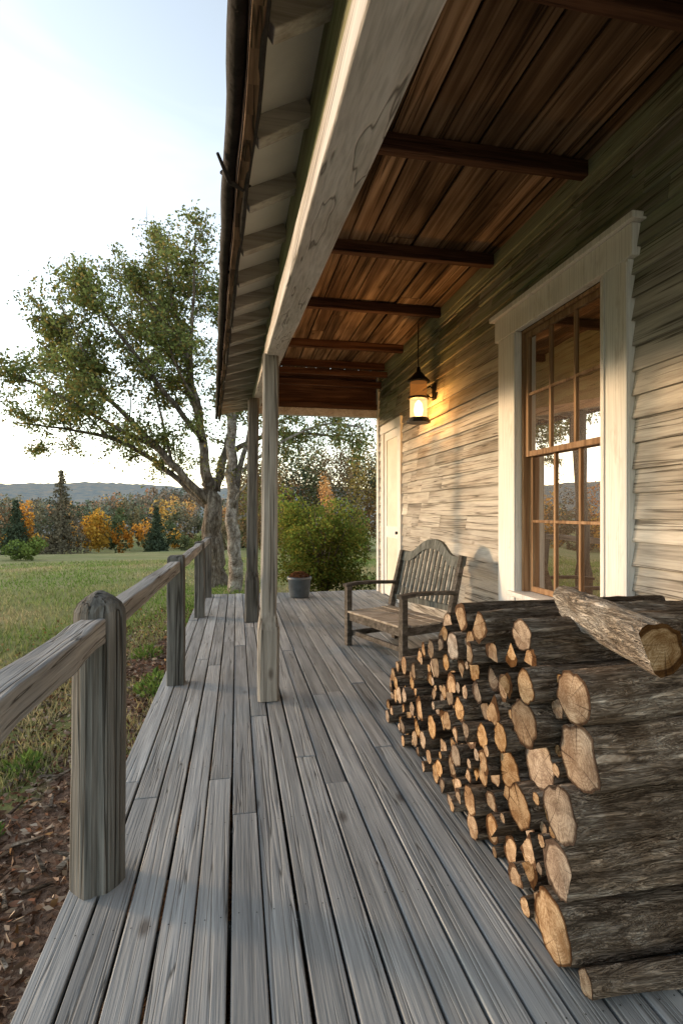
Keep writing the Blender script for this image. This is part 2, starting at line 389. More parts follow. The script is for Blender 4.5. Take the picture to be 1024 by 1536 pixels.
p=MB();sqpost(p,-.52,4.86,.145,-.3,1.12);p.obj('post_2',[M_gpost],rail,.01)
p=MB();sqpost(p,-.52,7.86,.14,-.3,1.08);p.obj('post_3',[M_gpost],rail,.01)
def railseg(m,p0,p1,w,hh,k=10):
    p0=Vector(p0);p1=Vector(p1);sd=random.random()*50
    vs=[]
    for i in range(k+1):
        c=p0.lerp(p1,i/k)+Vector((.006*noise.noise(Vector((i*.7,sd,0))),0,.008*noise.noise(Vector((i*.6,sd,5)))))
        for a,b in((-1,-1),(1,-1),(1,1),(-1,1)): vs.append((c.x+a*w/2+random.uniform(-.003,.003),c.y,c.z+b*hh/2+random.uniform(-.003,.003)))
    fs=[(i*4+q,i*4+(q+1)%4,(i+1)*4+(q+1)%4,(i+1)*4+q) for i in range(k) for q in range(4)]+[(3,2,1,0),(4*k,4*k+1,4*k+2,4*k+3)]
    m.add([Vector(v) for v in vs],[tuple(reversed(f)) for f in fs])
p=MB()
railseg(p,(-.56,-1.2,1.075),(-.555,2.26,1.03),.10,.10,24)
railseg(p,(-.55,2.40,1.035),(-.525,4.80,1.025),.085,.095)
railseg(p,(-.52,4.92,1.015),(-.52,7.80,1.01),.08,.095)
railseg(p,(-.52,7.92,1.0),(-.50,9.6,1.0),.08,.095)
p.obj('top_rail',[M_rail],rail,.008)
p=MB();sqpost(p,-.5,9.66,.13,-.3,1.06);p.obj('post_4',[M_gpost],rail,.008)

# ---------------------------------------------------------------- porch structure
house=empty('farmhouse')
def pp(cx,cy,ztop,w):
    m=MB();ring=[(w*1.32,0),(w*1.3,.3),(w*1.3,.56),(w*1.22,.60),(w*.98,.70),(w,1.0),(w*.98,1.4),(w*.97,1.8),(w*.96,2.2),(w*1.02,ztop)]
    vs=[]
    for ww,z in ring:
        c=ww*.12
        for a,b in((-ww/2+c,-ww/2),(ww/2-c,-ww/2),(ww/2,-ww/2+c),(ww/2,ww/2-c),(ww/2-c,ww/2),(-ww/2+c,ww/2),(-ww/2,ww/2-c),(-ww/2,-ww/2+c)):
            vs.append((cx+a+random.uniform(-.0035,.0035)+.008*z,cy+b+random.uniform(-.0035,.0035),z+.004))
    fs=[(i*8+k,i*8+(k+1)%8,(i+1)*8+(k+1)%8,(i+1)*8+k) for i in range(len(ring)-1) for k in range(8)]
    m.add(vs,fs);return m
pp(.245,4.32,2.752,.128).obj('porch_post_1',[M_ppost],house)
pp(.20,7.42,3.05,.15).obj('porch_post_2',[M_gpost],house)
bz=lambda y:2.32+.1*y
m=MB()
Y0,Y1=-1.0,10.0
yy=np.linspace(Y0,Y1,40)
ringv=[]
for y in yy:
    j=[.006*noise.noise(Vector((y*1.7,q*9.1,0))) for q in range(8)]
    ringv.append([(.23+j[0],y,bz(y)+j[1]),(.37+j[2],y,bz(y)+j[3]),(.37+j[4],y,bz(y)+.13),(.23+j[6],y,bz(y)+.13)])
m.add([v for r in ringv for v in r],[(i*4+(q+1)%4,i*4+q,(i+1)*4+q,(i+1)*4+(q+1)%4) for i in range(39) for q in range(4)]+[(0,1,2,3),(159,158,157,156)])
m.obj('porch_beam',[M_beam],house,.006)
m=MB()
rz=lambda y:2.91+.06*(y-1.88)
for a,b in((-1,3.3),(3.303,7.1),(7.103,9.98)):
    m.hexa([(.25,a,bz(a)+.131),(.295,a,bz(a)+.131),(.295,b,bz(b)+.131),(.25,b,bz(b)+.131),(.25,a,max(rz(a)+.08,bz(a)+.14)),(.295,a,max(rz(a)+.08,bz(a)+.14)),(.295,b,max(rz(b)+.08,bz(b)+.14)),(.25,b,max(rz(b)+.08,bz(b)+.14))])
m.obj('frieze_board',[M_green],house,.004)
m=MB();m.hexa([(.30,Y0,bz(Y0)+.131),(.345,Y0,bz(Y0)+.131),(.345,Y1,bz(Y1)+.131),(.30,Y1,bz(Y1)+.131),(.30,Y0,4.3),(.345,Y0,4.3),(.345,Y1,4.3),(.30,Y1,4.3)])
m.obj('porch_upper_wall',[M_green],house)
xg=lambda y:.02-.042*(y-1.4)
gzz=lambda y:2.80+.06*(y-1.88)
m=MB();y=1.4-.46*5
while y<10.1:
    m.beam((xg(y)+.055,y,gzz(y)),(.25,y+random.uniform(-.01,.01),rz(y)),.055,.075);y+=.46
m.obj('rafter_tails',[M_rafter],house,.004)
def strip(m,f0,f1,th,ya,yb,nn=20,mi=0):
    ys=np.linspace(ya,yb,nn)
    for a,b in zip(ys[:-1],ys[1:]):
        A,B,C,D=f0(a),f1(a),f1(b),f0(b)
        m.add([A,B,C,D],[(0,3,2,1)],mi);m.add([(q[0],q[1],q[2]+th) for q in(A,B,C,D)],[(0,1,2,3)],mi)
m=MB()
strip(m,lambda y:(xg(y)+.0,y,gzz(y)+.02),lambda y:(.30,y,rz(y)+.06),.02,-1,10.15)
m.obj('soffit',[M_soffit],house)
m=MB();strip(m,lambda y:(xg(y)-.03,y,gzz(y)+.048),lambda y:(.30,y,rz(y)+.1),.03,-1,10.2);m.obj('porch_skirt_roof',[M_roof],house)
m=MB()
ys=np.linspace(-1,10.25,90)
def wob(y,s): return .012*noise.noise(Vector((y*1.5,s,0)))
for a,b in zip(ys[:-1],ys[1:]):
    for (o0,o1,zz0,zz1,mi) in((.012,.045,-.065,.05,1),):
        m.hexa([(xg(a)+o0+wob(a,1),a,gzz(a)+zz0+wob(a,2)),(xg(a)+o1+wob(a,1),a,gzz(a)+zz0+wob(a,2)),(xg(b)+o1+wob(b,1),b,gzz(b)+zz0+wob(b,2)),(xg(b)+o0+wob(b,1),b,gzz(b)+zz0+wob(b,2)),
                (xg(a)+o0+wob(a,1),a,gzz(a)+zz1),(xg(a)+o1+wob(a,1),a,gzz(a)+zz1),(xg(b)+o1+wob(b,1),b,gzz(b)+zz1),(xg(b)+o0+wob(b,1),b,gzz(b)+zz1)],mi)
gp=[(xg(y)-.02+wob(y,1),y,gzz(y)-.012+wob(y,7)-(.05*max(0,y-9.6)**1.5)) for y in ys]
m.tube(gp,[.024+.006*random.random() for _ in gp],9,0)
m.tube([(x_+.065,y_,z_-.045+wob(y_*3,4)) for x_,y_,z_ in gp],[.010+.004*random.random() for _ in gp],6,0)
for y in np.arange(-.6,10,.92): m.beam((xg(y)-.05,y,gzz(y)+.03),(xg(y)+.05,y,gzz(y)-.05),.012,.012)
y=2.05
m.tube([(xg(y)-.06,y-.1,gzz(y)-.03),(xg(y)-.02,y,gzz(y)-.065),(xg(y)+.03,y+.05,gzz(y)-.06),(xg(y)+.06,y+.07,gzz(y)-.03)],[.006,.01,.009,.004],6)
M_fascia=wood('fascia_old',[(.03,.02,.013),(.13,.08,.05),(.25,.17,.11)],'y',18,.85,.9,.0,(.3,.25,.2),.7,False,crack=1.5)
m.obj('gutter',[M_gut,M_fascia],house)
# ceiling
m=MB();x=.35
while x<2.62:
    w=random.uniform(.17,.29);w=min(w,2.66-x)
    cuts=[-1.]+sorted([random.uniform(.5,2.2),random.uniform(5,8)])+[9.94]
    for a,b in zip(cuts[:-1],cuts[1:]):
        dz=random.uniform(-.010,.010);q=random.uniform(-.005,.005);A,B=a+.002,b-.002;X0,X1=x+.006,x+w-.009
        m.hexa([(X0+q,A,4.18+dz),(X1+q,A,4.18+dz),(X1-q,B,4.18+dz),(X0-q,B,4.18+dz),(X0+q,A,4.20+dz),(X1+q,A,4.20+dz),(X1-q,B,4.20+dz),(X0-q,B,4.20+dz)])
    x+=w
m.obj('ceiling_boards',[M_ceil],house,.003)
m=MB()
for y in(-.6,.9,2.4,3.65,5.15,6.61,8.2,9.3):
    m.beam((.346,y,4.115),(2.63,y+random.uniform(-.02,.02),4.115),.085,.12)
m.beam((.346,9.62,3.86),(2.63,9.62,3.86),.08,.11)
m.beam((.346,9.2,3.95),(2.63,9.2,3.95),.07,.1)
m.obj('ceiling_joists',[M_joist],house,.008)
m=MB();m.box(.346,2.66,9.90,9.94,3.52,4.17);m.obj('gable_panel',[M_joist],house)
m=MB();m.box(.37,2.70,9.84,9.96,3.30,3.44);m.obj('end_header',[M_beam],house,.006)
m=MB();m.box(.372,2.69,9.80,9.9,3.441,3.54);m.obj('end_header_dark',[M_joist],house,.004)
m=MB();m.box(.22,2.95,-1.2,10.1,4.302,4.38);m.obj('porch_roof',[M_roof],house)
# walls
WY0,WY1=-2.0,9.84;XW=2.66
oy0,oy1,oz0,oz1=3.42,4.68,.72,3.28
m=MB()
for(a,b,c,e) in((WY0,oy0,-.3,4.3),(oy1,WY1,-.3,4.3),(oy0,oy1,-.3,oz0),(oy0,oy1,oz1,4.3)):
    m.box(XW+.012,XW+.10,a,b,c,e)
m.box(XW+.25,9,WY0,WY1-.01,-.4,4.3)
m.obj('wall_backing',[M_dark],house)
s=MB()
holes=[(3.2,4.97,.38,3.42),(8.32,9.55,-.1,3.0)]
z=-.02;rw=0
while z<4.05:
    hgt=.165+random.uniform(-.008,.008);top=min(z+hgt+.02,4.06)
    segs=[(WY0,WY1-.04)]
    for(a,b,c,e) in holes:
        if z+hgt*.5>c and z+hgt*.5<e:
            ns=[]
            for(p0,p1) in segs:
                if a>p0 and b<p1: ns+=[(p0,a),(b,p1)]
                else: ns.append((p0,p1))
            segs=ns
    for(p0,p1) in segs:
        y=p0
        while y<p1-.001:
            L=random.uniform(.3,.8) if z>3.3 else random.uniform(.8,2.6)
            if y>5: L=random.uniform(.2,1.0)
            y2=min(y+L,p1)
            if p1-y2<.2:y2=p1
            o=random.uniform(0,.007);dz=random.uniform(-.007,.005)
            dz2=dz+random.uniform(-.006,.006)
            e_=.0018;o2=o+random.uniform(-.003,.006)
            s.hexa([(XW-.028-o,y+e_,z+dz),(XW+.011,y+e_,z+dz),(XW+.011,y2-e_,z+dz2),(XW-.028-o2,y2-e_,z+dz2),
                    (XW-.001,y+e_,top),(XW+.011,y+e_,top),(XW+.011,y2-e_,top),(XW-.001,y2-e_,top)])
            y=y2
    z+=hgt;rw+=1
s.obj('clapboard_siding',[M_siding],house,.002)
m=MB();m.box(XW-.05,XW+.01,WY0,WY1-.1,4.04,4.17);m.box(XW-.035,XW+.005,WY0,WY1-.1,3.97,4.038)
m.obj('wall_top_trim',[M_green],house,.004)
m=MB();m.box(XW-.045,XW+.10,WY1-.095,WY1+.03,-.1,4.17);m.box(XW+.101,9,WY1-.005,WY1+.02,-.3,4.3);m.obj('corner_board',[M_trim],house,.004)
m=MB();m.hexa([(2.6,WY0-.3,4.39),(9.3,WY0-.3,4.39),(9.3,WY1+.3,4.39),(2.6,WY1+.3,4.39),(5.9,WY0-.3,6.6),(6,WY0-.3,6.6),(6,WY1+.3,6.6),(5.9,WY1+.3,6.6)]);m.obj('main_roof',[M_roof],house)
# window
m=MB();t=XW-.062
m.box(t,XW+.012,3.17,3.44,.34,3.22);m.box(t,XW+.012,4.66,5.0,.34,3.22)
m.box(t-.012,XW-.0,3.12,5.05,3.222,3.44);m.box(t-.05,XW-.0,3.07,5.1,3.442,3.49);
m.box(t-.012,t-.002,3.40,3.44,.36,3.2);m.box(t-.012,t-.002,4.66,4.70,.36,3.2)
m.box(t-.012,t-.002,3.17,3.20,.36,3.2)
m.box(t,XW+.012,3.442,4.658,.36,.70);m.box(t-.05,XW+.08,3.36,4.74,.702,.745)
m.obj('window_trim',[M_trim],house,.005)
m=MB()
m.box(XW+.0,XW+.12,3.442,3.475,.747,3.22);m.box(XW+.0,XW+.12,4.625,4.658,.747,3.22);m.box(XW+.0,XW+.12,3.476,4.624,3.19,3.22)
def sash(m,x0,za,zb,rows):
    ya,yb=3.476,4.624;fr=.05
    m.box(x0,x0+.04,ya,ya+fr,za,zb);m.box(x0,x0+.04,yb-fr,yb,za,zb)
    m.box(x0+.001,x0+.041,ya+fr,yb-fr,za,za+fr);m.box(x0+.001,x0+.041,ya+fr,yb-fr,zb-fr,zb)
    for i in(1,2):
        yy=ya+fr+(yb-ya-2*fr)*i/3;m.box(x0+.003,x0+.036,yy-.014,yy+.014,za+fr,zb-fr)
    for i in range(1,rows):
        zz=za+fr+(zb-za-2*fr)*i/rows;m.box(x0+.005,x0+.034,ya+fr,yb-fr,zz-.013,zz+.013)
sash(m,XW+.02,2.02,3.188,2);sash(m,XW+.065,.75,2.075,2)
m.obj('window_sash',[M_sash],house,.003)
m=MB()
def panes(m,x0,za,zb):
    ya,yb=3.526,4.574
    for i in range(3):
        a=ya+(yb-ya)*i/3;b=ya+(yb-ya)*(i+1)/3;zm=(za+zb)/2
        for c,e in((za,zm),(zm,zb)):
            q=[random.uniform(-.0012,.0012) for _ in range(3)]
            m.add([(x0+q[0],a,c),(x0+q[1],b,c),(x0+q[2],b,e),(x0+q[0]+q[2]-q[1],a,e)],[(0,3,2,1)])
panes(m,XW+.04,2.07,3.14);panes(m,XW+.085,.8,2.03)
m.obj('window_panes',[M_glass],house)
m=MB();m.box(XW+.12,XW+.13,3.3,4.8,.6,3.3);m.obj('window_back',[M_dark],house)
# door
m=MB();a,b=8.34,9.52
m.box(XW-.05,XW+.012,a,a+.14,0.004,2.92);m.box(XW-.05,XW+.012,b-.14,b,0.004,2.92);m.box(XW-.06,XW+.012,a-.03,b+.03,2.922,3.07)
m.box(XW-.02,XW+.01,a+.142,a+.27,.02,2.92,);m.box(XW-.02,XW+.01,b-.27,b-.142,.02,2.92);
m.box(XW-.02,XW+.01,a+.271,b-.271,.02,.2);m.box(XW-.02,XW+.01,a+.271,b-.271,1.05,1.25);m.box(XW-.02,XW+.01,a+.271,b-.271,2.78,2.92)
m.obj('door_frame',[M_trim],house,.004)
m=MB();m.box(XW-.005,XW+.008,a+.272,b-.272,.2,1.05);m.box(XW-.005,XW+.008,a+.272,b-.272,1.25,2.78);m.obj('door_panels',[M_cream],house)
m=MB();m.tube([(XW-.02,a+.2,1.15),(XW-.07,a+.2,1.15)],[.02,.028],10);m.obj('door_knob',[M_iron],house)

# ---------------------------------------------------------------- lantern
lan=empty('wall_lantern');lx,ly=2.40,6.85
m=MB()
m.box(XW-.05,XW-.03,ly-.05,ly+.05,3.02,3.24)
m.tube([(XW-.03,ly,3.16),(XW-.10,ly,3.20),(lx+.06,ly,3.14)],[.014,.012,.01],8)
m.tube([(XW-.03,ly,3.06),(XW-.09,ly,3.05),(lx+.1,ly,3.1)],[.01,.01,.009],8)
m.tube([(lx,ly,3.36),(lx-.005,ly,3.7),(lx+.0,ly,4.055)],[.008]*3,6)
m.lathe((lx,ly,0),[(.0,3.46),(.025,3.45),(.03,3.39),(.055,3.375),(.09,3.33),(.15,3.27),(.155,3.255),(.0,3.255)],16)
for z0,z1,r in((3.02,3.05,.135),(2.735,2.765,.14),(2.70,2.735,.16)):
    m.lathe((lx,ly,0),[(.0,z1),(r,z1),(r,z0),(0,z0)],16,0,False)
for k in range(4):
    t=k*math.pi/2+.55
    m.beam((lx+.125*math.cos(t),ly+.125*math.sin(t),2.76),(lx+.125*math.cos(t),ly+.125*math.sin(t),3.26),.016,.016)
m.obj('lantern_frame',[M_iron],lan)
m=MB();m.lathe((lx,ly,0),[(.112,3.055),(.112,3.25)],18,1);m.lathe((lx,ly,0),[(.115,2.77),(.115,3.02)],18);m.obj('lantern_glass',[M_lglass,M_lglass2],lan)
m=MB();m.lathe((lx,ly,2.79),[(0,0),(.05,.01),(.065,.08),(.05,.17),(.02,.21),(0,.22)],14);m.obj('lantern_bulb',[M_bulb],lan)
L=bpy.data.lights.new('lantern_light','POINT');L.energy=150;L.color=(1,.50,.15);L.shadow_soft_size=.14
lo=bpy.data.objects.new('lantern_light',L);lo.location=(lx-.02,ly,2.9);lo.parent=lan;S.collection.objects.link(lo)

# ---------------------------------------------------------------- bench
bn=empty('porch_bench')
F=Vector((1.23,5.87,0));dl=Vector((.345,-.94,0)).normalized();dp=Vector((.94,.345,0)).normalized()
X=Matrix(((dl.x,dp.x,0,F.x),(dl.y,dp.y,0,F.y),(0,0,1,0.004),(0,0,0,1)))
Lb=1.0;by=lambda z:.60+max(0,z-.38)*.26
m=MB()
for lx_ in(0,Lb):
    m.beam((lx_,0,0),(lx_,0,.66),.065,.065,0,(0,1,0))
    m.beam((lx_,.66,0),(lx_,.60,.40),.06,.07,0,(0,1,0));m.beam((lx_,.60,.40),(lx_,by(1.04),1.04),.06,.07,0,(0,1,0),.05,.055)
    m.beam((lx_,.035,.13),(lx_,.63,.13),.035,.06);m.beam((lx_,.035,.33),(lx_,.58,.33),.035,.08)
    pts=[(-.05,.672),(.12,.69),(.35,.685),(by(.66)+.0,.665)]
    for (a,b),(c,e) in zip(pts[:-1],pts[1:]): m.beam((lx_,a,b),(lx_,c+.004,e),.085,.035)
m.beam((.033,0,.325),(Lb-.033,0,.325),.03,.085);m.beam((.033,.05,.14),(Lb-.033,.05,.14),.035,.05)
m.beam((.033,.61,.33),(Lb-.033,.61,.33),.03,.08)
m.obj('bench_frame',[M_bench],bn,.006,X)
m=MB()
for k in range(5):
    y0=-.035+k*.126;m.box(-.01 if k else .035,Lb+.01 if k else Lb-.035,y0,y0+.118,.372-.01*math.sin(k/4*3.14),.395-.01*math.sin(k/4*3.14))
m.obj('bench_seat',[M_bseat],bn,.005,X)
m=MB()
def ztop(t):
    b=math.exp(-((t-.5)/.25)**4)
    return 1.02+.12*b+.05*math.exp(-((t-.5)/.19)**2)+.015*(abs(t-.5)/.5)**4
K=36
for i in range(K):
    t0,t1=i/K,(i+1)/K;q=[]
    for t_,zo in((t0,-.105),(t1,-.105),(t0,0),(t1,0)):
        z=ztop(t_)+zo;q.append((t_*(Lb+.06)-.03,by(z)-.002,z))
    a,b,c,e=q
    th=.042
    m.add([a,b,(b[0],b[1]+th,b[2]),(a[0],a[1]+th,a[2]),c,e,(e[0],e[1]+th,e[2]),(c[0],c[1]+th,c[2])],
          [(0,3,2,1),(4,5,6,7),(0,1,5,4),(2,3,7,6)]+([(3,0,4,7)] if i==0 else [])+([(1,2,6,5)] if i==K-1 else []))
m.beam((.03,by(.50)+.015,.50),(Lb-.03,by(.50)+.015,.50),.035,.06)
for i in range(13):
    t=(i+.8)/13.6;z1=ztop(t)-.08;z0=.52
    m.beam((t*Lb,by(z0)+.017,z0),(t*Lb,by(z1)+.017,z1),.036,.018,0,(0,1,0))
m.obj('bench_back',[M_bback],bn,0,X)

# ---------------------------------------------------------------- firewood
random.seed(21)
def hmax(y):
    pts=[(1.35,.97),(2.3,.95),(2.55,.90),(2.85,.80),(3.1,.66),(3.4,.52),(3.62,.38),(3.85,.14)]
    for (a,b),(c,e) in zip(pts[:-1],pts[1:]):
        if y<=c: return b+(e-b)*(y-a)/(c-a)
    return 0
circ=[(1.62,.105,.10),(1.605,.297,.09),(1.62,.48,.091),(1.60,.678,.104),(1.615,.872,.088)]
def rest(y,r):
    z=r
    for(cy,cz,cr) in circ:
        dy=abs(cy-y)
        if dy<cr+r: z=max(z,cz+math.sqrt((cr+r)**2-dy*dy))
    return z
fail=0
while fail<60:
    best=None
    for _ in range(22):
        y=random.uniform(1.56,3.72)
        near=max(0,min(1,(2.5-y)/.75))
        r=random.uniform(.036,.074)+near*random.uniform(.010,.048)
        if y-r<1.52: continue
        z=rest(y,r)
        if z+r<hmax(y)+.03 and (best is None or z-.5*r<best[1]-.5*best[2]): best=(y,z,r)
    if best is None: fail+=1
    else: circ.append(best)
for _ in range(4000):
    y=random.uniform(1.65,3.6);z=random.uniform(.02,.95)
    dmin=min([math.hypot(y-a,z-b)-c for a,b,c in circ]+[z])
    if dmin>.018 and z+dmin<hmax(y)-.02: circ.append((y,z,min(dmin,.06)))
lg=MB()
def log(m,p0,p1,r,split=None,mb=0,n=30,seg=18,wob_=.22):
    p0=Vector(p0);p1=Vector(p1);ax_=(p1-p0);Ln=ax_.length;ax_.normalize()
    up=Vector((0,0,1));a=ax_.cross(up).normalized();b=a.cross(ax_)
    sd=random.uniform(0,100);rot=random.uniform(0,6.28);bend=a*random.uniform(-.014,.014)+b*random.uniform(-.014,.014)
    rr=[]
    for k in range(n):
        t=2*math.pi*k/n
        q=r*(.99+wob_*noise.noise(Vector((math.cos(t)*1.2,math.sin(t)*1.2,sd)))+.07*noise.noise(Vector((math.cos(t)*4,math.sin(t)*4,sd))))
        if split:
            for s0,hh in split:
                c=math.cos(t-rot-s0)
                if c>.01: q=min(q,r*hh/c)
        rr.append(q)
    kn=[(random.uniform(.1,.9),random.uniform(0,6.28)) for _ in range(2)]
    vs=[]
    for i in range(seg+1):
        f=i/seg;c=p0.lerp(p1,f)+bend*math.sin(f*math.pi)
        for k in range(n):
            t=2*math.pi*k/n;q=rr[k]*(1+.08*noise.noise(Vector((math.cos(t)*2+sd,math.sin(t)*2,f*Ln*5)))+.10*noise.noise(Vector((math.cos(t)*6+sd,math.sin(t)*6,f*Ln*11))))
            for kf,kt in kn:
                dd=((f-kf)*Ln/.04)**2+((((t-kt+math.pi)%(2*math.pi))-math.pi)*r/.03)**2
                q*=1+.16*math.exp(-dd)
            vs.append(c+a*math.cos(t)*q+b*math.sin(t)*q)
    fs=[(i*n+k,(i+1)*n+k,(i+1)*n+(k+1)%n,i*n+(k+1)%n) for i in range(seg) for k in range(n)]
    m.add(vs,fs,mb,None,not split)
    rm=sum(rr)/n
    for e in(0,seg):
        ring=vs[e*n:(e+1)*n]
        cm=sum(ring,Vector())/n;off=ax_*(-.0015 if e==0 else .0015)
        px,py=random.uniform(-.3,.3)*r,random.uniform(-.3,.3)*r
        cc=cm+off*2+a*px+b*py
        vv=[p+off for p in ring];uvr=[]
        for k in range(n):
            t=2*math.pi*k/n;w_=(rr[k]/rm if split else 1);uvr.append((math.cos(t)*w_,math.sin(t)*w_))
        vv.append(cc);fs=[];uvs=[]
        for k in range(n):
            k2=(k+1)%n
            if e==0: fs.append((n,k,k2));uvs.append([(0,0),uvr[k],uvr[k2]])
            else: fs.append((n,k2,k));uvs.append([(0,0),uvr[k2],uvr[k]])
        m.add(vv,fs,1,uvs)
for i,(y,z,r) in enumerate(circ):
    sp=None;q=random.random()
    if r>.035:
        if q<.28: sp=[(0,.35)]
        elif q<.5: sp=[(0,.35),(1.9,.35)]
        elif q<.58: sp=[(0,.6),(2.1,.5),(4.2,.5)]
    if i<5: sp=[(0,.6)] if i in(1,) else None
    Lg=random.uniform(1.0,1.2);x0=1.08+random.uniform(-.045,.055)
    dy=random.uniform(-.03,.03)
    log(lg,(x0,y,z),(x0+Lg,y+dy,z+random.uniform(-.012,.012)),r*1.04,sp)
log(lg,(1.06,2.42,.985),(2.2,2.46,.985),.072,[(0,.4)]);log(lg,(1.03,2.16,1.0),(2.2,2.22,1.0),.07,[(0,.5)])
log(lg,(1.12,2.72,.885),(2.2,2.72,.90),.068);log(lg,(1.10,1.92,1.02),(2.2,2.02,1.02),.06)
log(lg,(1.06,1.475,.042),(2.1,1.42,.042),.040)
fw=lg.obj('firewood_stack',[M_bark,M_end])
t=MB();log(t,(1.235,1.385,1.085),(1.37,2.04,1.10),.085,[(0,.4)],0,26,14)
t.obj('split_log',[M_barkg,M_end])

# ---------------------------------------------------------------- pot
pot=empty('flower_pot');pc=(1.08,9.35,0.004)
m=MB();m.lathe(pc,[(0,.001),(.16,.001),(.175,.03),(.20,.3),(.215,.31),(.215,.36),(.19,.36),(.185,.32),(0,.32)],28);m.obj('pot_body',[M_pot],pot)
m=MB();m.lathe(pc,[(.187,.325),(.1,.34),(0,.345)],20);m.obj('pot_soil',[M_soil],pot)
n_=900;c=R.normal(size=(n_,3));c/=np.linalg.norm(c,axis=1)[:,None];c*=R.uniform(.5,1,(n_,1))**.5;c[:,2]=abs(c[:,2])
c=c*np.array([.18,.18,.11])+np.array([pc[0],pc[1],.35])
col=np.array([.15,.075,.04])*R.uniform(.4,1.5,(n_,1));quads_obj('pot_plant',c,R.uniform(.02,.04,n_),col,M_leaf,pot)

# ---------------------------------------------------------------- vegetation
def blob_points(c,rad,n,nsub,flat=1.,shell=.6):
    out=[]
    for _ in range(nsub):
        d_=R.normal(size=3);d_/=np.linalg.norm(d_);o=d_*R.uniform(.25,.8)*np.array([rad[0],rad[1],rad[2]])
        sr=R.uniform(.28,.5)
        k=n//nsub;p=R.normal(size=(k,3));p/=np.linalg.norm(p,axis=1)[:,None];p*=R.uniform(shell,1,(k,1))
        out.append(p*np.array(rad)*sr+o+np.array(c))
    return np.concatenate(out)
sh=empty('shrub')
c=np.concatenate([blob_points((1.85,11.4,.78),(1.15,.95,1.0),12000,44),blob_points((1.9,11.3,.2),(1.15,.9,.6),6500,24),blob_points((1.2,11.8,.95),(.65,.6,1.15),4500,18)])
c=c[c[:,2]>-.3]
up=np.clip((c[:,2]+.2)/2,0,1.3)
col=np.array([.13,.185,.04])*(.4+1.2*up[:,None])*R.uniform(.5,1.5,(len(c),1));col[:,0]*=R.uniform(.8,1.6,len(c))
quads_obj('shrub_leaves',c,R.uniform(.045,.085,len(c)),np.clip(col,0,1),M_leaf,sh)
m=MB()
for k in range(40):
    a=random.uniform(0,6.28);q=random.uniform(.3,1.0);m.tube([(1.85,11.4,-.4),(1.85+.4*q*math.cos(a),11.4+.4*q*math.sin(a),.5),(1.85+q*math.cos(a),11.4+q*math.sin(a),1.75*random.uniform(.6,1))],[.02,.013,.004],5)
m.obj('shrub_stems',[M_tbark],sh)

def build_tree(name,base,limbs,barkm,rng,leafcol,nsub=9,leaf_per=55,leafsize=.1,rx=(.981,-.193)):
    T=empty(name);m=MB();LC=[]
    def W_(p): return Vector((base[0]+p[0]*rx[0]-p[1]*rx[1],base[1]+p[0]*rx[1]+p[1]*rx[0],base[2]+p[2]))
    def smooth(pts,k=4):
        out=[];P=[Vector(p) for p in pts];P=[P[0]*2-P[1]]+P+[P[-1]*2-P[-2]]
        for i in range(1,len(P)-2):
            for j in range(k):
                t=j/k;a,b,c_,d_=P[i-1],P[i],P[i+1],P[i+2]
                out.append(.5*((2*b)+(c_-a)*t+(2*a-5*b+4*c_-d_)*t*t+(3*b-a-3*c_+d_)*t**3))
        out.append(P[-2]);return out
    for (pts,r0,r1,lv) in limbs:
        q=smooth([W_(p) for p in pts],5);nq=len(q)
        rad=[r0+(r1-r0)*(i/(nq-1))**.7 for i in range(nq)]
        q=[p+Vector((rng.uniform(-1,1),rng.uniform(-1,1),rng.uniform(-.5,.5)))*min(.07,rad[i]*.4) if 0<i else p for i,p in enumerate(q)]
        m.tube(q,rad,10,0,True,True,.04)
        if not lv: continue
        length=sum((q[i+1]-q[i]).length for i in range(nq-1))
        ns=int(nsub*length/5)
        for s_ in range(ns):
            f=rng.uniform(.28,1);i=min(nq-2,int(f*(nq-1)));o=q[i];dirn=(q[i+1]-q[max(0,i-1)]).normalized()
            rv=Vector((rng.gauss(0,1),rng.gauss(0,1),rng.gauss(.25,.7))).normalized()
            dd=(dirn*.7+rv).normalized();sl=rng.uniform(.7,1.9)*(1.1-.35*f)
            pp_=[o];dcur=dd
            for j in range(4):
                dcur=(dcur+Vector((rng.gauss(0,.22),rng.gauss(0,.22),rng.gauss(.06,.2)))).normalized();pp_.append(pp_[-1]+dcur*sl/4)
            rb=max(.010,rad[i]*.32);m.tube(pp_,[rb,rb*.75,rb*.5,rb*.35,.005],5,0,True,False)
            for w in range(7):
                fi=rng.randint(1,4);o2=pp_[fi];d2=(dcur*.5+Vector((rng.gauss(0,1),rng.gauss(0,1),rng.gauss(.1,.8))).normalized()).normalized()
                tl=rng.uniform(.3,.75);e=o2+d2*tl;mid=o2+d2*tl*.5+Vector((0,0,rng.uniform(-.05,.05)))
                m.tube([o2,mid,e],[.009,.006,.002],3,0,True,False)
                if rng.random()<.08: continue
                kk=int(leaf_per*rng.uniform(.4,1.5));ff=R.uniform(.2,1.1,(kk,1))
                LC.append(np.array(o2)+(np.array(e)-np.array(o2))*ff+R.normal(size=(kk,3))*R.uniform(.09,.19)*np.array([1,1,.75]))
    m.obj(name+'_trunk',[barkm],T)
    LC=np.concatenate(LC);nn=len(LC)
    base_c=np.array(leafcol)
    zz=(LC[:,2]-LC[:,2].min())/np.ptp(LC[:,2])
    cl=np.array([noise.noise(Vector(tuple(p*.6))) for p in LC])
    col=base_c[None,:]*R.uniform(.45,1.45,(nn,1))*(1+.5*cl[:,None])
    y=R.random(nn)<(.12+.15*(1-zz));col[y]=np.array([.36,.28,.09])*R.uniform(.5,1.2,(y.sum(),1))
    quads_obj(name+'_leaves',LC,R.uniform(.6,1.3,nn)*leafsize,np.clip(col,0,1),M_leaf,T)
    print(name,'leaves',nn)
rng=random.Random(5)
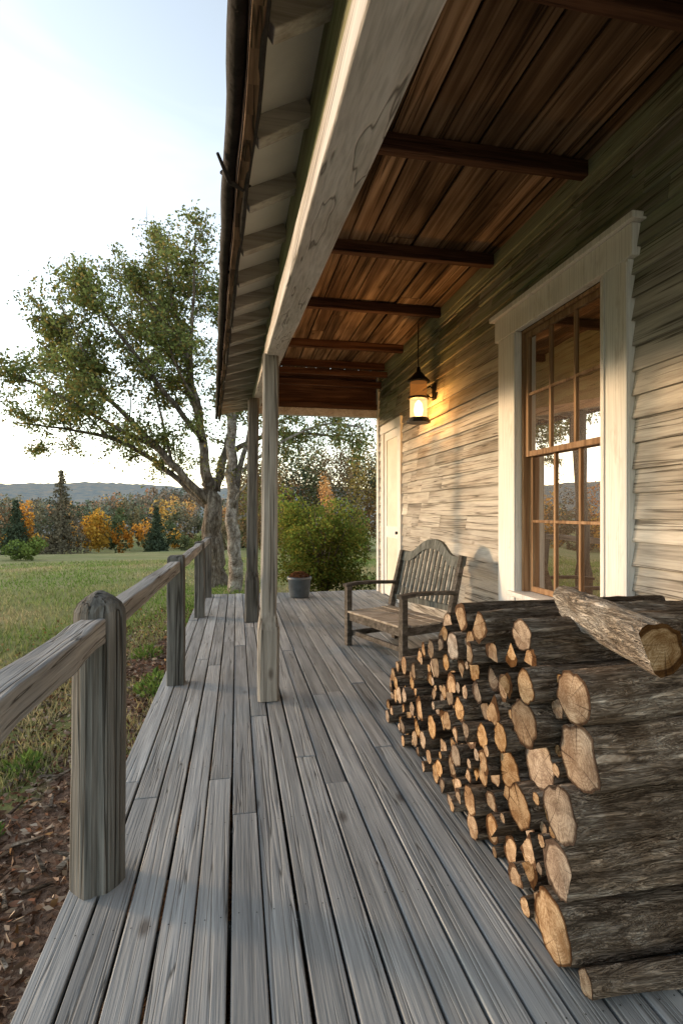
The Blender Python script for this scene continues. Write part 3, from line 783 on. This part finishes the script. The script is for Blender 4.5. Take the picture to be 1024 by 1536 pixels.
limbs=[
 ([(0,0,-.3),(-.02,0,1.0),(-.1,0,2.2),(-.2,.1,3.2)],.38,.24,0),
 ([(-.2,.1,3.1),(-.45,.2,4.8),(-.95,.3,7.0),(-1.4,.2,9.0),(-1.6,.1,10.6)],.18,.03,1),
 ([(-.15,0,2.5),(-1.2,-.4,3.7),(-2.6,-.6,5.2),(-3.8,-.4,6.2),(-5.0,-.6,7.2)],.15,.02,1),
 ([(-.1,0,2.3),(-1.4,.5,3.4),(-3.0,.7,4.4),(-4.6,.6,4.8),(-6.3,.4,5.0)],.13,.02,1),
 ([(0,.1,2.9),(.5,.3,5.0),(.75,.4,7.2),(.6,.5,9.2)],.16,.03,1),
 ([(-.35,.1,4.4),(-1.5,-.8,6.0),(-2.7,-1.0,7.6),(-3.4,-1.0,8.8)],.10,.02,1),
 ([(-.5,.2,5.0),(-1.6,1.2,7.2),(-2.5,1.4,9.0),(-2.5,1.5,10.2)],.09,.02,1),
 ([(-.8,.2,6.2),(-.4,-.9,8.0),(-.2,-1.4,9.8)],.08,.02,1),
 ([(.3,.2,4.0),(1.6,.3,4.6),(3.1,.2,4.6),(4.4,.2,4.3)],.10,.02,1),
 ([(.5,.3,5.4),(1.8,1.0,7.0),(2.8,1.2,8.6)],.09,.02,1),
 ([(-1.6,-.4,4.1),(-2.8,-1.6,4.8),(-4.2,-2.0,5.6),(-5.4,-1.9,5.9)],.07,.02,1),
 ([(-1.0,.2,7.0),(-2.0,.4,8.6),(-3.2,.3,9.4)],.06,.02,1),
 ([(-2.4,-.6,5.0),(-4.0,-.2,6.6),(-4.9,.2,8.0)],.06,.02,1),
 ([(-.9,.2,6.4),(-1.9,.9,7.4),(-3.0,.9,8.0)],.05,.02,1),
 ([(-.4,.2,5.2),(-1.0,-.7,6.6),(-1.4,-.9,8.2)],.05,.02,1),
 ([(-1.3,0,3.8),(-1.9,.6,5.6),(-2.4,.8,6.8)],.05,.02,1),
 ([(-3.4,.7,4.5),(-4.4,1.0,5.4),(-5.6,.9,6.2)],.04,.015,1),
 ([(-3.0,-.6,5.6),(-3.6,-.9,7.0),(-4.3,-.8,8.3)],.04,.015,1),
]
build_tree('maple_tree',(-.65,16.43,gz(-.65,16.4)),limbs,M_tbark,rng,(.18,.215,.075),13,52,.11)
l2=[([(0,0,-.3),(-.05,0,1.5),(-.1,.1,3.5),(-.15,.1,5.5),(-.1,.1,8.0)],.22,.09,1),
 ([(-.08,0,2.2),(.3,.1,4.0),(.9,.3,6.5)],.10,.04,1),
 ([(-.1,0,3.0),(1.2,.3,4.0),(2.4,.4,4.5),(3.4,.4,4.4)],.05,.02,1)]
build_tree('birch_tree',(-.05,14.3,gz(-.05,14.3)),l2,M_bbark,random.Random(9),(.18,.20,.07),6,34,.09)

def far_trees(name,specs,leaf=.55,ground=None):
    P=[];Cc=[];Sz=[]
    for(az,dist,hgt,wid,col,n_) in specs:
        a=math.radians(az);x=dist*math.sin(a);y=dist*math.cos(a);z0=gz(x,y) if ground is None else max(gz(x,y),ground(a,dist))
        p=blob_points((x,y,z0+hgt*.55),(wid,wid,hgt*.5),n_,9,1,.5)
        q=blob_points((x,y,z0+hgt*.2),(wid*.8,wid*.8,hgt*.25),n_//4,4,1,.3)
        p=np.concatenate([p,q]);p=p[p[:,2]>z0-.2]
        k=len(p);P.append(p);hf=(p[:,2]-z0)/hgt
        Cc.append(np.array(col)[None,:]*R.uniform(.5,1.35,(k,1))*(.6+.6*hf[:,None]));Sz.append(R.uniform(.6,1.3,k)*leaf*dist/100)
    quads_obj(name,np.concatenate(P),np.concatenate(Sz),np.clip(np.concatenate(Cc),0,1),M_far,None,.8)
GR=[(.11,.135,.065),(.14,.155,.075),(.085,.11,.07),(.19,.165,.09),(.21,.16,.10),(.23,.16,.095),(.27,.18,.10)]
OR=[(.66,.32,.06),(.64,.38,.07),(.50,.22,.07),(.74,.42,.08)]
sp=[]
rr=random.Random(3)
for az in np.arange(-48,6,.95):
    c_=rr.choice(GR) if rr.random()<.76 else rr.choice(OR)
    sp.append((az+rr.uniform(-.5,.5),rr.uniform(92,112),rr.choice((3.5,5,6.5,8.5))*rr.uniform(.85,1.15),rr.uniform(1.3,3.2),c_,430))
for az in np.arange(-50,8,1.1):
    c_=rr.choice(GR) if rr.random()<.78 else rr.choice(OR)
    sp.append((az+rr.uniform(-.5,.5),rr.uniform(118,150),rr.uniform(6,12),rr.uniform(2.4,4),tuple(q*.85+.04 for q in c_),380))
for az in(-14.0,-13.0,-19.3,-11.0):
    sp.append((az,94,rr.uniform(5.5,8),2.2,rr.choice(OR[:2]),800))
for az in np.arange(-45,-27,1.3): sp.append((az,rr.uniform(80,90),rr.uniform(8,12),2.8,rr.choice(OR+GR[3:]),450))
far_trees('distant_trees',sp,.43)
sp=[]
for _ in range(260):
    c_=rr.choice(GR) if rr.random()<.74 else rr.choice(OR)
    sp.append((rr.uniform(-30,8),rr.uniform(165,330),rr.uniform(7,12),rr.uniform(3,5.5),tuple(q*.75+.08 for q in c_),150))  # leaf colours lifted and muted: distance haze painted into them
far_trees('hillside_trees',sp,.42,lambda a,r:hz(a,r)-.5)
sp=[]
W2=GR[1:]+[(.28,.17,.08),(.32,.20,.08),(.34,.23,.09)]
for az in np.arange(1.0,24,.9):
    sp.append((az+rr.uniform(-.3,.3),rr.uniform(58,68),rr.uniform(11.0,15),rr.uniform(2,3.2),rr.choice(W2),1000))
for az in np.arange(1.0,24,1.2):
    sp.append((az+rr.uniform(-.3,.3),rr.uniform(70,80),rr.uniform(12.5,16.5),rr.uniform(2.6,3.6),rr.choice(W2),800))
sp.append((9.6,52,8.2,1.4,(.58,.32,.13),1000));sp.append((4.0,50,9,1.8,(.24,.17,.10),700));sp.append((13.5,52,12.5,2.6,(.28,.215,.07),1300))
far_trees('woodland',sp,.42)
def conifer(name,az,dist,hgt,wid,col):
    a=math.radians(az);x=dist*math.sin(a);y=dist*math.cos(a);z0=gz(x,y);T=empty(name)
    P=[]
    lay=26
    for i in range(lay):
        f=i/lay;rad=wid*(1-f)**.85*R.uniform(.75,1.1);nb=max(5,int(14*(1-f)))
        for b_ in range(nb):
            t=R.uniform(0,6.28);L_=rad*R.uniform(.6,1.1);q=R.uniform(0.05,1,(int(12+24*(1-f)),1))
            P.append(np.array([x,y,z0+hgt*(.08+.92*f)])+q*L_*np.array([math.cos(t),math.sin(t),-.25])+R.normal(size=(len(q),3))*.16)
    P=np.concatenate(P);quads_obj(name+'_needles',P,R.uniform(.25,.5,len(P)),np.array(col)*R.uniform(.5,1.4,(len(P),1)),M_far,T)
    m=MB();m.tube([(x,y,z0-.2),(x,y,z0+hgt)],[.25,.03],6);m.obj(name+'_trunk',[M_tbark],T)
conifer('conifer_tree',-16.6,88,12.5,4.6,(.15,.13,.09))
conifer('conifer_tree.001',-8.0,94,8,2.6,(.08,.105,.065))
conifer('conifer_tree.002',-20.3,92,8,3,(.08,.105,.065))
far_trees('meadow_shrub',[(-18.8,60,2.6,1.6,(.16,.21,.055),900),(-20.2,62,2.0,1.8,(.15,.20,.055),700),(-3.6,30,2.0,1.0,(.13,.15,.055),900),(-2.6,22,1.6,.8,(.12,.15,.055),900)],.35)

# ---------------------------------------------------------------- grass, mulch
def bound(y): return -1.45+.09*(y-4.5)
n_=80000
dist=np.exp(R.uniform(math.log(2.6),math.log(45),n_));az=np.radians(R.uniform(-40,20,n_))
gx=dist*np.sin(az);gy=dist*np.cos(az)
keep=[]
for i in range(n_):
    x,y=gx[i],gy[i]
    if y<10.6 and x>-.7: continue
    if x>2.3 and y<10: continue
    nb=noise.noise(Vector((x*.8,y*.8,2)))
    if x>bound(y)+nb*.5 and y<13 and not(y>10.2 and x>.2):
        if nb<.28 or R.random()<.4: continue
    keep.append(i)
gx=gx[keep];gy=gy[keep];dist=dist[keep];k=len(keep)
gh=R.uniform(.035,.10,k)*(1+.02*dist);gw=.005*(1+.16*dist)
Z=np.array([gz(x,y) for x,y in zip(gx,gy)])-.01
th=R.uniform(0,6.28,k);lean=R.normal(size=(k,2))*.4*gh[:,None]
P=np.zeros((k,3,3));P[:,0]=np.stack([gx-gw*np.cos(th),gy-gw*np.sin(th),Z],1);P[:,1]=np.stack([gx+gw*np.cos(th),gy+gw*np.sin(th),Z],1)
P[:,2]=np.stack([gx+lean[:,0],gy+lean[:,1],Z+gh],1)
me=bpy.data.meshes.new('grass');me.vertices.add(3*k);me.loops.add(3*k);me.polygons.add(k)
me.vertices.foreach_set('co',P.ravel());me.loops.foreach_set('vertex_index',np.arange(3*k,dtype=np.int32));me.polygons.foreach_set('loop_start',np.arange(0,3*k,3,dtype=np.int32));me.update(calc_edges=True)
ca=me.color_attributes.new('Col','FLOAT_COLOR','POINT')
dry=np.array([noise.noise(Vector((x*.22,y*.22,9))) for x,y in zip(gx,gy)])
f=np.clip(.35+dry*1.3+R.normal(size=k)*.2,0,1)[:,None]
col=(np.array([.14,.215,.055])*(1-f)+np.array([.36,.31,.18])*f)*R.uniform(.6,1.4,(k,1))
cc=np.ones((k,3,4));cc[:,:,:3]=col[:,None,:];ca.data.foreach_set('color',cc.ravel());me.materials.append(M_leaf);me.validate()
S.collection.objects.link(bpy.data.objects.new('grass',me))
P=[];A=[]
rr=random.Random(12)
spots=[(-.95,1.75,.16,160),(-1.3,2.4,.1,80),(-.8,5.6,.22,260),(-.85,6.0,.15,160),(-.75,8.3,.3,300),(-.5,10.3,.45,500),(-.1,10.6,.4,400),(-.8,9.6,.35,300),(.5,10.7,.4,350),(-1.5,4.2,.15,130),(-1.1,7.1,.2,200),(-1.4,3.3,.12,100),(-.8,3.6,.1,80),(-.3,11.8,.5,400),(-.95,1.2,.12,120)]
for(x,y,s_,c_) in spots:
    for _ in range(c_):
        a=rr.uniform(0,6.28);q=rr.random()**.6*s_;zz=rr.uniform(0,s_*.9)*(1-q/s_*.5)
        P.append((x+q*math.cos(a),y+q*math.sin(a),gz(x,y)+zz));A.append((math.cos(a)*.5,math.sin(a)*.5,.9))
P=np.array(P);quads_obj('weeds',P,R.uniform(.03,.085,len(P)),np.array([.12,.19,.05])*R.uniform(.5,1.5,(len(P),1)),M_leaf,None,.35,0,np.array(A))
n_=15000
y=.6+11.5*R.random(n_)**1.6;x=-.62-R.random(n_)*(1.3-.06*(y-4.5))*1.15
z=np.array([gz(a,b) for a,b in zip(x,y)])+R.uniform(.0,.02,n_)
ax3=np.stack([R.normal(size=n_),R.normal(size=n_),R.normal(size=n_)*.25],1)*2
pal=np.array([(.17,.105,.07),(.28,.195,.14),(.37,.28,.21),(.10,.065,.045),(.23,.12,.075),(.43,.35,.27)])
col=pal[R.integers(0,6,n_)]*R.uniform(.6,1.2,(n_,1))
quads_obj('mulch_bed',np.stack([x,y,z],1),R.uniform(.02,.075,n_),col,M_chip,None,.42,0,ax3)
n_=1100
y=.6+11*R.random(n_)**1.3;x=-.6-R.random(n_)*2.6
z=np.array([gz(a,b) for a,b in zip(x,y)])+R.uniform(.015,.035,n_)
pal=np.array([(.36,.18,.08),(.40,.24,.11),(.28,.14,.09),(.34,.25,.17)])
quads_obj('fallen_leaves',np.stack([x,y,z],1),R.uniform(.03,.07,n_),pal[R.integers(0,4,n_)]*R.uniform(.6,1.2,(n_,1)),M_chip,None,.75,0,np.stack([R.normal(size=n_),R.normal(size=n_),R.normal(size=n_)*.2],1)*2)
m=MB()
for _ in range(110):
    y=random.uniform(.9,6);x=-.75-random.random()*1.2;a=random.uniform(0,3.14);l=random.uniform(.04,.17);z=gz(x,y)+.02
    m.beam((x,y,z),(x+l*math.cos(a),y+l*math.sin(a),z+random.uniform(-.01,.03)),random.uniform(.015,.05),.012,0,(random.uniform(-.3,.3),0,1),.012)
m.obj('wood_chips',[M_bark],None,.003)

# ---------------------------------------------------------------- light
el=math.radians(7);azs=math.radians(-62)
w=bpy.data.worlds.new('World');S.world=w;w.use_nodes=True;nt=w.node_tree
bg=nt.nodes['Background'];sky=nt.nodes.new('ShaderNodeTexSky');sky.sky_type='NISHITA';sky.sun_disc=False
sky.sun_elevation=el;sky.sun_rotation=azs%(2*math.pi);sky.air_density=1.0;sky.dust_density=.5;sky.ozone_density=1.2
hs=nt.nodes.new('ShaderNodeHueSaturation');hs.inputs['Saturation'].default_value=.62;nt.links.new(sky.outputs[0],hs.inputs['Color'])
tc=nt.nodes.new('ShaderNodeTexCoord')
cn=noise_(nt,tc.outputs['Generated'],1.6,(1,.6,4.5),4,.6,.6)
cf=ramp(nt,cn,[(.46,(0,0,0)),(.78,(.45,.45,.45))])
lift=mix(nt,1.0,hs.outputs[0],(.6,.58,.56),'ADD')
fin=mix(nt,cf,hs.outputs[0],lift)
fin=mix(nt,1.0,fin,(1.05,1.0,.95),'MULTIPLY')
nt.links.new(fin,bg.inputs[0]);bg.inputs[1].default_value=.66
sun=bpy.data.lights.new('sun','SUN');sun.energy=3.1;sun.color=(1,.64,.34);sun.angle=math.radians(5)
so=bpy.data.objects.new('sun',sun);S.collection.objects.link(so)
dv=Vector((math.sin(azs)*math.cos(el),math.cos(azs)*math.cos(el),math.sin(el)))
so.rotation_euler=dv.to_track_quat('Z','Y').to_euler()
# ---------------------------------------------------------------- camera
cam=bpy.data.cameras.new('camera');co=bpy.data.objects.new('camera',cam);S.collection.objects.link(co);S.camera=co
cam.sensor_fit='HORIZONTAL';cam.sensor_width=36;cam.lens=36*800/1024;cam.clip_start=.05;cam.clip_end=4000
co.location=(0,0,1.5);co.rotation_euler=(math.radians(90),0,math.radians(-11.1))
S.view_settings.view_transform='Standard';S.view_settings.look='None';S.view_settings.exposure=0
